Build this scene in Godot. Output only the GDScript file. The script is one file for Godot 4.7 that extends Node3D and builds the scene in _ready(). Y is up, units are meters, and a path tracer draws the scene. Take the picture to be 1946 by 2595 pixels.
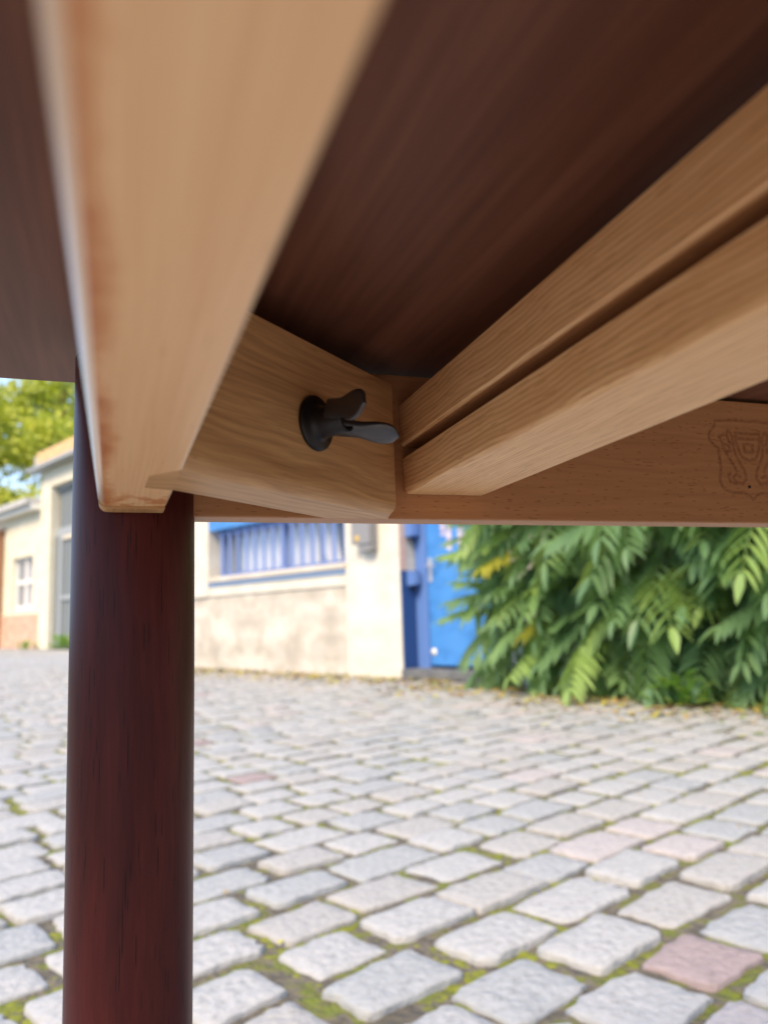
extends Node3D

const EYE := 0.57                      # height of the camera
const K := 0.8                         # metres per table unit
const NEAR := -0.31                   # where the near legs stand, in table units
const WIDE := 1.0                     # where the right legs stand
const TURN := 0.33859                  # the table is turned 19.4 degrees against the view
const YARD := 0.8203                   # rows of setts run 47 degrees right of the view

var rng := RandomNumberGenerator.new()
var taken := {}
var mat := {}

# ---------------------------------------------------------------- naming and adding
func numbered(n: String) -> String:
	if not taken.has(n):
		taken[n] = 0
		return n
	taken[n] += 1
	return "%s_%03d" % [n, taken[n]]

func tag(o: Node3D, label: String, category: String, group := "", kind := "") -> void:
	if label: o.set_meta("label", label)
	if category: o.set_meta("category", category)
	if group: o.set_meta("group", group)
	if kind: o.set_meta("kind", kind)

func thing(called: String, label: String, category: String, at := Vector3.ZERO, turn := 0.0, group := "") -> Node3D:
	var o := Node3D.new()
	o.name = numbered(called)
	add_child(o)
	o.position = at
	o.rotation.y = turn
	tag(o, label, category, group)
	return o

func tool() -> SurfaceTool:
	var st := SurfaceTool.new()
	st.begin(Mesh.PRIMITIVE_TRIANGLES)
	st.set_smooth_group(-1)
	return st

func place(called: String, mesh: Mesh, m: Material, parent: Node3D = null) -> MeshInstance3D:
	var o := MeshInstance3D.new()
	o.mesh = mesh
	o.material_override = m
	if parent == null:
		o.name = numbered(called)
		add_child(o)
	else:
		var n := called
		var i := 0
		while parent.has_node(n):
			i += 1
			n = "%s_%03d" % [called, i]
		o.name = n
		parent.add_child(o, true)
	return o

func build(called: String, st: SurfaceTool, m: Material, parent: Node3D = null) -> MeshInstance3D:
	st.generate_normals()
	st.index()
	return place(called, st.commit(), m, parent)

# ---------------------------------------------------------------- shapes
func tri(st: SurfaceTool, a: Vector3, b: Vector3, c: Vector3, out: Vector3, ua := Vector2.ZERO, ub := Vector2.ZERO, uc := Vector2.ZERO) -> void:
	var flip := (c - a).cross(b - a).dot(out) < 0.0
	st.set_uv(ua); st.add_vertex(a)
	if flip:
		st.set_uv(uc); st.add_vertex(c)
		st.set_uv(ub); st.add_vertex(b)
	else:
		st.set_uv(ub); st.add_vertex(b)
		st.set_uv(uc); st.add_vertex(c)

func quad(st: SurfaceTool, a: Vector3, b: Vector3, c: Vector3, d: Vector3, out: Vector3, ua := Vector2.ZERO, ub := Vector2.ZERO, uc := Vector2.ZERO, ud := Vector2.ZERO) -> void:
	tri(st, a, b, c, out, ua, ub, uc)
	tri(st, a, c, d, out, ua, uc, ud)

func box(st: SurfaceTool, x0: float, x1: float, y0: float, y1: float, z0: float, z1: float) -> void:
	var v := func(i: int) -> Vector3: return Vector3(x1 if i & 1 else x0, y1 if i & 2 else y0, z1 if i & 4 else z0)
	for f in [[0, 2, 3, 1, Vector3(0, 0, z0 - z1)], [4, 5, 7, 6, Vector3(0, 0, z1 - z0)], [0, 1, 5, 4, Vector3(0, y0 - y1, 0)], [2, 6, 7, 3, Vector3(0, y1 - y0, 0)], [0, 4, 6, 2, Vector3(x0 - x1, 0, 0)], [1, 3, 7, 5, Vector3(x1 - x0, 0, 0)]]:
		var a: Vector3 = v.call(f[0]); var b: Vector3 = v.call(f[1]); var c: Vector3 = v.call(f[2]); var d: Vector3 = v.call(f[3])
		quad(st, a, b, c, d, f[4], Vector2(a.x + a.z, a.y), Vector2(b.x + b.z, b.y), Vector2(c.x + c.z, c.y), Vector2(d.x + d.z, d.y))

func bx(called: String, x0: float, x1: float, y0: float, y1: float, z0: float, z1: float, m: Material, parent: Node3D) -> MeshInstance3D:
	var st := tool()
	box(st, x0, x1, y0, y1, z0, z1)
	return build(called, st, m, parent)

# a profile (counter-clockwise) carried from t = 0 to t = 1 by «at»; the texture runs along the length
func extrude(st: SurfaceTool, prof: PackedVector2Array, at: Callable, along: Vector2, steps := 1, shift := 0.0) -> void:
	var run := shift
	for i in prof.size():
		var p := prof[i]
		var q := prof[(i + 1) % prof.size()]
		var e := q - p
		var n2 := Vector2(e.y, -e.x).normalized()
		var len := e.length() * K
		for s in steps:
			var t0 := float(s) / steps
			var t1 := float(s + 1) / steps
			var mid := (p + q) / 2
			var out: Vector3 = at.call(mid + n2 * 0.001, t0) - at.call(mid, t0)
			var u0 := lerpf(along.x, along.y, t0)
			var u1 := lerpf(along.x, along.y, t1)
			quad(st, at.call(p, t0), at.call(q, t0), at.call(q, t1), at.call(p, t1), out, Vector2(u0, run), Vector2(u0, run + len), Vector2(u1, run + len), Vector2(u1, run))
		run += len
	var ids := Geometry2D.triangulate_polygon(prof)
	for t in [0.0, 1.0]:
		var out: Vector3 = (at.call(prof[0], 1.0) - at.call(prof[0], 0.0)) * (1.0 if t > 0.5 else -1.0)
		for i in range(0, ids.size(), 3):
			tri(st, at.call(prof[ids[i]], t), at.call(prof[ids[i + 1]], t), at.call(prof[ids[i + 2]], t), out, prof[ids[i]] * 0.3, prof[ids[i + 1]] * 0.3, prof[ids[i + 2]] * 0.3)

func round_rect(x0: float, x1: float, y0: float, y1: float, r: Array) -> PackedVector2Array:   # radii: bottom left, bottom right, top right, top left
	var out := PackedVector2Array()
	var c := [Vector2(x0, y0), Vector2(x1, y0), Vector2(x1, y1), Vector2(x0, y1)]
	var inward := [Vector2(1, 1), Vector2(-1, 1), Vector2(-1, -1), Vector2(1, -1)]
	for i in 4:
		var rr: float = r[i]
		var m: Vector2 = c[i] + inward[i] * rr
		var n := 7
		for k in n:
			var a := PI + PI / 2 * i + PI / 2 * k / (n - 1)
			out.append(m + Vector2(cos(a), sin(a)) * rr)
	return out

func lathe(st: SurfaceTool, prof: Array, at: Transform3D, n := 40) -> void:   # prof: (radius, height)
	st.set_smooth_group(1)
	var run := 0.0
	for i in prof.size() - 1:
		var p: Vector2 = prof[i]
		var q: Vector2 = prof[i + 1]
		var e := q - p
		for k in n:
			var a0 := TAU * k / n
			var a1 := TAU * (k + 1) / n
			var f := func(v: Vector2, a: float) -> Vector3: return at * Vector3(cos(a) * v.x, v.y, sin(a) * v.x)
			var am := (a0 + a1) / 2
			var out: Vector3 = at.basis * Vector3(cos(am) * e.y, -e.x, sin(am) * e.y)
			quad(st, f.call(p, a0), f.call(p, a1), f.call(q, a1), f.call(q, a0), out, Vector2(run, a0 * 0.03), Vector2(run, a1 * 0.03), Vector2(run + e.length(), a1 * 0.03), Vector2(run + e.length(), a0 * 0.03))
		run += e.length()
	st.set_smooth_group(-1)

func tube(st: SurfaceTool, pts: Array, r0: float, r1: float, n := 6) -> void:
	st.set_smooth_group(1)
	for i in pts.size() - 1:
		var a: Vector3 = pts[i]
		var b: Vector3 = pts[i + 1]
		var d := (b - a).normalized()
		var x := d.cross(Vector3(0.31, 0.2, 0.93)).normalized()
		var y := d.cross(x)
		var ra := lerpf(r0, r1, float(i) / (pts.size() - 1))
		var rb := lerpf(r0, r1, float(i + 1) / (pts.size() - 1))
		for k in n:
			var c0 := x * cos(TAU * k / n) + y * sin(TAU * k / n)
			var c1 := x * cos(TAU * (k + 1) / n) + y * sin(TAU * (k + 1) / n)
			quad(st, a + c0 * ra, a + c1 * ra, b + c1 * rb, b + c0 * rb, c0 + c1)
	st.set_smooth_group(-1)

# ---------------------------------------------------------------- materials
func lin(r: float, g: float, b: float) -> Color:      # a real-world base colour
	return Color(r, g, b).linear_to_srgb()

func paint(c: Color, rough := 0.7, metal := 0.0) -> StandardMaterial3D:
	var m := StandardMaterial3D.new()
	m.albedo_color = c
	m.roughness = rough
	m.metallic = metal
	return m

func noise(seed_: int, freq: float, oct := 4) -> FastNoiseLite:
	var n := FastNoiseLite.new()
	n.seed = seed_
	n.noise_type = FastNoiseLite.TYPE_SIMPLEX_SMOOTH
	n.frequency = freq
	n.fractal_octaves = oct
	return n

func cloudy(seed_: int, freq: float, cols: Array, offs: Array, size := 512, oct := 5) -> NoiseTexture2D:
	var t := NoiseTexture2D.new()
	t.width = size
	t.height = size
	t.seamless = true
	t.generate_mipmaps = false
	t.noise = noise(seed_, freq, oct)
	var g := Gradient.new()
	g.colors = PackedColorArray(cols)
	g.offsets = PackedFloat32Array(offs)
	t.color_ramp = g
	return t

func triplanar(m: StandardMaterial3D, scale: float) -> StandardMaterial3D:
	m.uv1_triplanar = true
	m.uv1_world_triplanar = true
	m.uv1_scale = Vector3.ONE * scale
	return m

func plaster(seed_: int, cols: Array, offs: Array, scale: float, freq := 0.012) -> StandardMaterial3D:
	var m := paint(Color.WHITE, 0.9)
	m.albedo_texture = cloudy(seed_, freq, cols, offs)
	m.heightmap_enabled = true
	m.heightmap_texture = cloudy(seed_ + 1, 0.05, [Color.BLACK, Color.WHITE], [0.2, 0.8])
	m.heightmap_scale = 0.3
	return triplanar(m, scale)

# grain runs along x. rings: growth lines per picture height; pores: share of dark dashes
func wood_image(w: int, h: int, sd: int, light: Color, dark: Color, rings: float, ring_share: float, streak: float, pores: float, pore: Color, pore_len := 0.02, bend := 0.03) -> Image:
	var n1 := noise(sd, 1.0, 2)
	var n2 := noise(sd + 1, 1.0, 3)
	var n3 := noise(sd + 2, 1.0, 1)
	var n4 := noise(sd + 3, 1.0, 2)
	var data := PackedByteArray()
	data.resize(w * h * 3)
	var i := 0
	for y in h:
		var v := float(y) / h
		for x in w:
			var warp := n1.get_noise_2d(x * 0.004, v * 2.0) * bend
			var s := n2.get_noise_2d(x * 0.0035, (v + warp) * 24.0) + 0.6 * n4.get_noise_2d(x * 0.012 + 50.0, v * 110.0)
			var r := 0.5 + 0.5 * sin((v + warp) * rings * TAU + 2.0 * n4.get_noise_2d(x * 0.002, v * 6.0))
			r = r * r * r
			var t := clampf(0.42 + s * streak + (r - 0.3) * ring_share, 0.0, 1.0)
			var c := light.lerp(dark, t)
			var p := n3.get_noise_2d(x * pore_len, v * 260.0)
			if p > 1.0 - pores:
				c = c.lerp(pore, clampf((p - 1.0 + pores) * 6.0, 0.0, 0.85))
			data[i] = int(clampf(c.r, 0, 1) * 255.0)
			data[i + 1] = int(clampf(c.g, 0, 1) * 255.0)
			data[i + 2] = int(clampf(c.b, 0, 1) * 255.0)
			i += 3
	return Image.create_from_data(w, h, false, Image.FORMAT_RGB8, data)

func wood(im: Image, length: float, height: float, rough: float, relief := 0.0) -> StandardMaterial3D:
	var m := paint(Color.WHITE, rough)
	m.albedo_texture = ImageTexture.create_from_image(im)
	m.uv1_scale = Vector3(1.0 / length, 1.0 / height, 1.0)
	if relief > 0.0:
		m.heightmap_enabled = true
		m.heightmap_texture = m.albedo_texture
		m.heightmap_scale = relief
	return m

func stain(im: Image) -> void:      # varnish that ran over the lower edge of the pale rail, and the scraped end by the leg
	var n := noise(77, 1.0, 4)
	var w := im.get_width()
	var h := im.get_height()
	for y in h:
		for x in w:
			var v := float(y) / h
			var u := float(x) / w
			var reach := 0.20 + 0.12 * n.get_noise_2d(u * 7.0, 3.0) + 0.05 * n.get_noise_2d(u * 60.0, v * 3.0)
			var a := clampf((reach - v) * 5.5, 0.0, 1.0) * (0.75 + 0.35 * n.get_noise_2d(u * 26.0, v * 5.0))
			if u < 0.10:
				a = maxf(a, clampf(n.get_noise_2d(u * 22.0, v * 2.2) * 1.6 + 0.05, 0.0, 0.5) * smoothstep(0.10, 0.05, u))
			im.set_pixel(x, y, im.get_pixel(x, y).lerp(Color(0.74, 0.38, 0.17), clampf(a, 0.0, 0.72)))

func make_materials() -> void:
	var pale := wood_image(1024, 128, 11, Color(0.95, 0.77, 0.575), Color(0.87, 0.665, 0.46), 3.0, 0.2, 0.45, 0.15, Color(0.76, 0.55, 0.34))
	mat.pale = wood(pale, 0.5, 0.06, 0.4)
	mat.pale.clearcoat_enabled = true
	mat.pale.clearcoat = 1.0
	mat.pale.clearcoat_roughness = 0.22
	var run := wood_image(1024, 128, 15, Color(1.0, 0.81, 0.615), Color(0.94, 0.715, 0.51), 2.0, 0.2, 0.45, 0.15, Color(0.76, 0.55, 0.34))
	stain(run)
	mat.pale_stained = wood(run, 0.5, 0.030, 0.42)
	mat.beech = wood(wood_image(1024, 256, 21, Color(0.78, 0.55, 0.37), Color(0.70, 0.47, 0.30), 4.0, 0.12, 0.4, 0.30, Color(0.58, 0.35, 0.20), 0.05), 0.42, 0.10, 0.5)
	mat.maple = wood(wood_image(1024, 256, 27, Color(0.86, 0.67, 0.46), Color(0.66, 0.47, 0.30), 3.0, 0.22, 0.42, 0.12, Color(0.56, 0.38, 0.22), 0.03, 0.05), 0.36, 0.10, 0.5)
	mat.ash = wood(wood_image(1024, 512, 31, Color(1.0, 0.82, 0.61), Color(0.84, 0.60, 0.38), 46.0, 0.46, 0.3, 0.30, Color(0.66, 0.43, 0.24), 0.012, 0.02), 0.40, 0.10, 0.5)
	mat.teak = wood(wood_image(2048, 512, 41, Color(0.375, 0.145, 0.12), Color(0.25, 0.088, 0.08), 5.0, 0.2, 0.34, 0.28, Color(0.09, 0.03, 0.035), 0.011, 0.03), 0.80, 0.19, 0.4, 0.015)
	mat.teak.metallic_specular = 0.32
	mat.veneer = wood(wood_image(1024, 512, 51, Color(0.49, 0.31, 0.235), Color(0.355, 0.21, 0.155), 7.0, 0.35, 0.5, 0.14, Color(0.2, 0.11, 0.085), 0.007, 0.008), 1.5, 0.55, 0.5, 0.006)
	mat.veneer.metallic_specular = 0.36
	mat.groove_shade = wood(wood_image(512, 128, 37, Color(0.74, 0.51, 0.32), Color(0.60, 0.39, 0.23), 6.0, 0.3, 0.4, 0.2, Color(0.2, 0.11, 0.06)), 0.4, 0.05, 0.6)  # wood tone darkened to paint the shade inside the slide rail groove
	mat.iron = paint(Color(0.21, 0.20, 0.205), 0.5, 0.8)
	mat.iron.roughness_texture = cloudy(61, 0.03, [Color(0.55, 0.55, 0.55), Color(1, 1, 1)], [0.25, 0.75], 256)
	triplanar(mat.iron, 14.0)
	mat.iron.roughness = 0.5

	mat.iron_worn = mat.iron.duplicate()
	mat.iron_worn.albedo_color = Color(0.36, 0.35, 0.36)

	var speck := cloudy(71, 0.02, [lin(0.70, 0.69, 0.67), lin(0.86, 0.86, 0.85), lin(0.92, 0.92, 0.92), lin(1, 1, 1)], [0.12, 0.30, 0.5, 0.75], 1024, 6)
	var bumps := cloudy(72, 0.035, [Color.BLACK, Color.WHITE], [0.15, 0.85], 512, 6)
	for s in [["sett_light", 0.395, 0.394, 0.39], ["sett_warm", 0.375, 0.365, 0.352], ["sett_blue", 0.345, 0.355, 0.36], ["sett_pink", 0.42, 0.385, 0.38], ["sett_red", 0.33, 0.26, 0.255]]:
		var m := paint(lin(s[1], s[2], s[3]), 0.8)
		m.albedo_texture = speck
		m.heightmap_enabled = true
		m.heightmap_texture = bumps
		m.heightmap_scale = 0.3
		mat[s[0]] = triplanar(m, 2.1)
	mat.sett_any = paint(Color.WHITE, 0.82)
	mat.sett_any.albedo_texture = speck
	mat.sett_any.vertex_color_use_as_albedo = true
	triplanar(mat.sett_any, 2.1)
	var soil := paint(Color.WHITE, 0.95)
	soil.albedo_texture = cloudy(81, 0.014, [lin(0.09, 0.08, 0.062), lin(0.14, 0.12, 0.092), lin(0.12, 0.12, 0.04), lin(0.13, 0.155, 0.02)], [0.28, 0.45, 0.56, 0.75], 1024, 6)
	soil.heightmap_enabled = true
	soil.heightmap_texture = cloudy(82, 0.08, [Color.BLACK, Color.WHITE], [0.2, 0.8], 512, 5)
	soil.heightmap_scale = 0.6
	mat.soil = triplanar(soil, 0.9)
	mat.moss = paint(Color.WHITE, 0.95)
	mat.moss.vertex_color_use_as_albedo = true

	mat.cream = plaster(91, [lin(0.60, 0.56, 0.48), lin(0.67, 0.635, 0.55), lin(0.70, 0.67, 0.59)], [0.25, 0.5, 0.75], 0.5)
	mat.dirty = plaster(95, [lin(0.39, 0.36, 0.31), lin(0.48, 0.435, 0.375), lin(0.55, 0.51, 0.44), lin(0.62, 0.59, 0.53)], [0.22, 0.42, 0.56, 0.72], 0.45, 0.012)
	mat.yellowish = plaster(99, [lin(0.70, 0.65, 0.51), lin(0.76, 0.72, 0.60)], [0.3, 0.7], 0.25)
	mat.salmon = plaster(103, [lin(0.52, 0.30, 0.22), lin(0.60, 0.40, 0.30), lin(0.62, 0.47, 0.36)], [0.25, 0.5, 0.75], 0.5)
	mat.pinkish = plaster(107, [lin(0.62, 0.42, 0.35), lin(0.70, 0.56, 0.47)], [0.3, 0.7], 0.9)
	mat.brick = plaster(111, [lin(0.36, 0.16, 0.08), lin(0.45, 0.24, 0.12), lin(0.28, 0.18, 0.12)], [0.3, 0.5, 0.75], 1.0, 0.03)
	mat.roof_felt = plaster(115, [lin(0.42, 0.42, 0.43), lin(0.55, 0.55, 0.55)], [0.3, 0.7], 0.4)
	mat.tile_cap = plaster(119, [lin(0.62, 0.40, 0.20), lin(0.70, 0.50, 0.28)], [0.3, 0.7], 0.7)
	mat.stone_sill = plaster(123, [lin(0.55, 0.50, 0.42), lin(0.66, 0.62, 0.54)], [0.3, 0.7], 0.8)
	mat.step = plaster(127, [lin(0.10, 0.11, 0.125), lin(0.17, 0.175, 0.185)], [0.3, 0.7], 1.0)
	mat.blue = paint(lin(0.065, 0.25, 0.62), 0.38)
	mat.blue.albedo_texture = cloudy(131, 0.012, [lin(0.62, 0.74, 0.82), lin(0.9, 0.95, 1), lin(1, 1, 1)], [0.25, 0.5, 0.7])
	triplanar(mat.blue, 0.7)
	mat.blue_pale = paint(lin(0.15, 0.27, 0.58), 0.55)
	mat.blue_bar = paint(lin(0.16, 0.24, 0.52), 0.5)
	mat.blue_dark = paint(lin(0.025, 0.075, 0.24), 0.5)
	mat.blue_frame = paint(lin(0.10, 0.20, 0.50), 0.5)
	mat.blue_faded = paint(lin(0.25, 0.36, 0.56), 0.75)
	mat.grey_box = paint(lin(0.24, 0.24, 0.25), 0.5)
	mat.grey_gate = paint(lin(0.19, 0.215, 0.23), 0.65)
	mat.grey_frame = paint(lin(0.34, 0.37, 0.40), 0.6)
	mat.steel = paint(lin(0.62, 0.62, 0.64), 0.35, 0.6)
	mat.white = paint(lin(0.78, 0.78, 0.76), 0.55)
	mat.yellow = paint(lin(0.65, 0.42, 0.06), 0.6)
	mat.curtain = paint(lin(0.78, 0.76, 0.77), 0.9)
	mat.curtain.backlight_enabled = true
	mat.curtain.backlight = Color(0.4, 0.4, 0.42)
	mat.dark_room = paint(lin(0.03, 0.035, 0.05), 0.9)
	mat.glass = paint(Color(0.8, 0.88, 1.0, 0.12), 0.04)
	mat.glass.transparency = BaseMaterial3D.TRANSPARENCY_ALPHA
	mat.paper = paint(Color.WHITE, 0.8)
	mat.paper.albedo_texture = cloudy(135, 0.02, [lin(0.16, 0.22, 0.5), lin(0.62, 0.45, 0.5), lin(0.72, 0.68, 0.72)], [0.3, 0.5, 0.62], 256)
	triplanar(mat.paper, 1.6)
	for l in [["leaf_deep", 0.10, 0.19, 0.095], ["leaf_mid", 0.16, 0.275, 0.115], ["leaf_fresh", 0.22, 0.335, 0.10], ["leaf_yellow", 0.34, 0.31, 0.03], ["leaf_weed", 0.12, 0.26, 0.04]]:
		var m := paint(lin(l[1], l[2], l[3]), 0.42)
		m.backlight_enabled = true
		m.backlight = Color(0.62, 0.72, 0.35)
		mat[l[0]] = m
	mat.stem = paint(lin(0.16, 0.11, 0.06), 0.8)
	mat.bark = plaster(139, [lin(0.07, 0.055, 0.04), lin(0.15, 0.12, 0.09)], [0.3, 0.7], 1.0, 0.04)
	mat.tree_leaf = paint(Color.WHITE, 0.55)
	mat.tree_leaf.vertex_color_use_as_albedo = true
	mat.tree_leaf.backlight_enabled = true
	mat.tree_leaf.backlight = Color(0.85, 0.9, 0.4)
	mat.dry_leaf = paint(Color.WHITE, 0.8)
	mat.dry_leaf.vertex_color_use_as_albedo = true

# ---------------------------------------------------------------- the yard
func cobbles() -> void:
	var yard := Node3D.new()
	yard.name = numbered("cobblestone_yard")
	add_child(yard)
	yard.set_meta("kind", "structure")
	yard.set_meta("label", "yard paved with rows of pale granite setts and mossy joints")
	# earth in the joints: one sheet to the horizon, its middle uneven
	var st := tool()
	st.set_smooth_group(0)
	var n := noise(5, 3.0, 3)
	var lo := -0.0095
	var g := func(x: float, z: float) -> Vector3: return Vector3(x, lo + 0.005 * n.get_noise_2d(x, z), z)
	var step := 0.04
	var x0 := -2.4; var z0 := -4.0; var nx := 130; var nz := 120
	for i in nx:
		for j in nz:
			var a := Vector2(x0 + i * step, z0 + j * step)
			quad(st, g.call(a.x, a.y), g.call(a.x + step, a.y), g.call(a.x + step, a.y + step), g.call(a.x, a.y + step), Vector3.UP)
	build("earth_joints", st, mat.soil, yard)
	st = tool()
	var x1 := x0 + nx * step; var z1 := z0 + nz * step
	var far := 400.0
	for q in [[-far, x0, -far, far], [x1, far, -far, far], [x0, x1, -far, z0], [x0, x1, z1, far]]:
		quad(st, Vector3(q[0], lo, q[2]), Vector3(q[1], lo, q[2]), Vector3(q[1], lo, q[3]), Vector3(q[0], lo, q[3]), Vector3.UP)
	build("earth_sheet", st, mat.soil, yard)

	var along := Vector3(sin(YARD), 0, -cos(YARD))
	var across := Vector3(cos(YARD), 0, sin(YARD))          # towards the near right
	# rows nearest the table, as they lie: [from, to] of each sett along its row
	var seen := {
		0: [[1.00, 1.175], [1.205, 1.37], [1.398, 1.59]],
		1: [[0.80, 0.905], [0.925, 1.10], [1.135, 1.345], [1.378, 1.605], [1.645, 1.87]],
		2: [[0.645, 0.735], [0.785, 0.985], [1.035, 1.24], [1.272, 1.50], [1.535, 1.74], [1.772, 1.945]],
		3: [[0.605, 0.755], [0.818, 0.97], [1.003, 1.195], [1.213, 1.42], [1.434, 1.597], [1.622, 1.84]],
		4: [[0.652, 0.818], [0.858, 1.04], [1.06, 1.258], [1.287, 1.488], [1.537, 1.708]],
		5: [[0.749, 0.914], [0.952, 1.146], [1.174, 1.415]],
		6: [[0.842, 1.04], [1.082, 1.26]],
		7: [[0.98, 1.16]],
	}
	var tint := {"0/1": "sett_red", "2/0": "sett_warm", "3/3": "sett_warm", "3/5": "sett_pink", "1/3": "sett_warm", "2/5": "sett_pink"}
	var shapes: Array[Mesh] = []
	for i in 14:
		shapes.append(sett_mesh(i))
	rng.seed = 404
	var all := []
	for row in range(-14, 170):
		var c := 0.65 + 0.1575 * row
		var spans := []
		var have: Array = seen.get(row, [])
		var rmax := 5.12 if c < 10.6 else 8.15
		var r := maxf(-2.6, c / 3.49 - 1.6) + rng.randf() * 0.18
		if row > 60:
			r = c / 3.4 - 0.6 + rng.randf() * 0.18
		var rend := minf(rmax, maxf(1.0, c) / 0.364 + 1.9)
		if c < 0.4:
			rend = 2.9
		if have:
			var first: float = have[0][0]
			var b := first - 0.03
			var before := []
			while b > r:
				var len := rng.randf_range(0.145, 0.215)
				before.push_front([b - len, b])
				b -= len + 0.03
			spans.append_array(before)
			for k in have.size():
				spans.append([have[k][0], have[k][1], "%d/%d" % [row, k]])
			r = have[-1][1] + 0.03
		while r < rend:
			var len := rng.randf_range(0.14, 0.215)
			if r + len > rend:
				break
			spans.append([r, r + len])
			r += len + rng.randf_range(0.018, 0.038)
		for s in spans:
			var wide := rng.randf_range(0.128, 0.144)
			var mid: Vector3 = along * ((float(s[0]) + float(s[1])) / 2) - across * (c + rng.randf_range(-0.006, 0.006))
			var look: String = tint.get(s[2] if s.size() > 2 else "", "")
			if look == "":
				var p := rng.randf()
				look = "sett_light" if p < 0.5 else "sett_warm" if p < 0.72 else "sett_blue" if p < 0.93 else "sett_pink" if p < 0.99 else "sett_red"
			var tilt := Basis(Vector3(1, 0, 0), rng.randf_range(-0.02, 0.02)) * Basis(Vector3(0, 0, 1), rng.randf_range(-0.02, 0.02))
			var b3 := Basis(along * (float(s[1]) - float(s[0]) + 0.006), Vector3.UP, across * wide)
			var t := Transform3D(Basis(Vector3.UP, rng.randf_range(-0.035, 0.035)) * tilt * b3, mid + Vector3(0, rng.randf_range(-0.004, 0.004), 0))
			all.append([in_view(mid), t, look, rng.randi() % shapes.size()])
	all.sort_custom(func(a, b): return a[0] < b[0])
	var rest := {}
	for i in all.size():
		var a: Array = all[i]
		if i < 300:
			var o := place("sett", shapes[a[3]], mat[a[2]], yard)
			o.transform = a[1]
		else:
			if not rest.has(a[3]): rest[a[3]] = []
			rest[a[3]].append(a)
	var far_st := SurfaceTool.new()
	var vs := PackedVector3Array(); var ns := PackedVector3Array(); var cs := PackedColorArray()
	for k in rest:
		var arr: Array = shapes[k].surface_get_arrays(0)
		var pv: PackedVector3Array = arr[Mesh.ARRAY_VERTEX]
		var pn: PackedVector3Array = arr[Mesh.ARRAY_NORMAL]
		for a in rest[k]:
			var t: Transform3D = a[1]
			var nb := t.basis.inverse().transposed()
			var col: Color = mat[a[2]].albedo_color.srgb_to_linear()
			for i in pv.size():
				vs.append(t * pv[i])
				ns.append((nb * pn[i]).normalized())
				cs.append(col)
	var am := ArrayMesh.new()
	var ar := []
	ar.resize(Mesh.ARRAY_MAX)
	ar[Mesh.ARRAY_VERTEX] = vs
	ar[Mesh.ARRAY_NORMAL] = ns
	ar[Mesh.ARRAY_COLOR] = cs
	am.add_surface_from_arrays(Mesh.PRIMITIVE_TRIANGLES, ar)
	var field := place("far_setts", am, mat.sett_any, yard)
	field.set_meta("kind", "stuff")
	moss(yard, all)

func in_view(p: Vector3) -> float:      # small for setts that show large
	var d := Vector2(p.x, p.z).length()
	var a := atan2(p.x, -p.z)
	if p.z > -0.45 or absf(a) > 0.52 or p.z > -0.95:
		d += 50.0
	return d

func sett_mesh(i: int) -> Mesh:
	rng.seed = 900 + i
	var st := tool()
	st.set_smooth_group(1)
	var o := []
	var off := []
	for k in 4: off.append(Vector2(rng.randf_range(-0.035, 0.035), rng.randf_range(-0.05, 0.05)))
	for k in 4:
		var sx := [1.0, -1.0, -1.0, 1.0][k] as float
		var sy := [1.0, 1.0, -1.0, -1.0][k] as float
		var r := rng.randf_range(0.06, 0.15)
		for q in 3:                                      # a rounded corner
			var a := PI / 2 * (k + q / 2.0)
			o.append(Vector2(sx * (0.5 - r), sy * (0.5 - r)) + Vector2(cos(a), sin(a)) * r)
		for q in 4:                                      # four points along the next side
			var u := lerpf(-0.27, 0.27, q / 3.0 + rng.randf_range(-0.08, 0.08))
			o.append([Vector2(-u, 0.5), Vector2(-0.5, -u), Vector2(u, -0.5), Vector2(0.5, u)][k])
	var n := o.size()
	for k in n:
		var p: Vector2 = o[k]
		var u := p.x + 0.5; var v := p.y + 0.5
		var d: Vector2 = off[0] * u * v + off[1] * (1 - u) * v + off[2] * (1 - u) * (1 - v) + off[3] * u * (1 - v)
		o[k] = p * rng.randf_range(0.945, 1.045) + d
	var rings := [[0.62, 0.0], [0.945, -0.001], [0.985, -0.0035], [0.998, -0.010], [1.002, -0.05]]
	var top := Vector3(0, 0.001, 0)
	var dome := []
	for k in n: dome.append(rng.randf_range(-0.0018, 0.0018))
	var at := func(j: int, k: int) -> Vector3:
		var p: Vector2 = o[k % n] * rings[j][0]
		return Vector3(p.x, rings[j][1] + (dome[k % n] if j < 3 else 0.0), p.y)
	for k in n:
		tri(st, top, at.call(0, k), at.call(0, k + 1), Vector3.UP)
		for j in rings.size() - 1:
			var mid: Vector2 = (o[k] + o[(k + 1) % n])
			quad(st, at.call(j, k), at.call(j, k + 1), at.call(j + 1, k + 1), at.call(j + 1, k), Vector3(mid.x, 0.4 if j < 3 else 0.02, mid.y))
	st.generate_normals()
	return st.commit()

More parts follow.
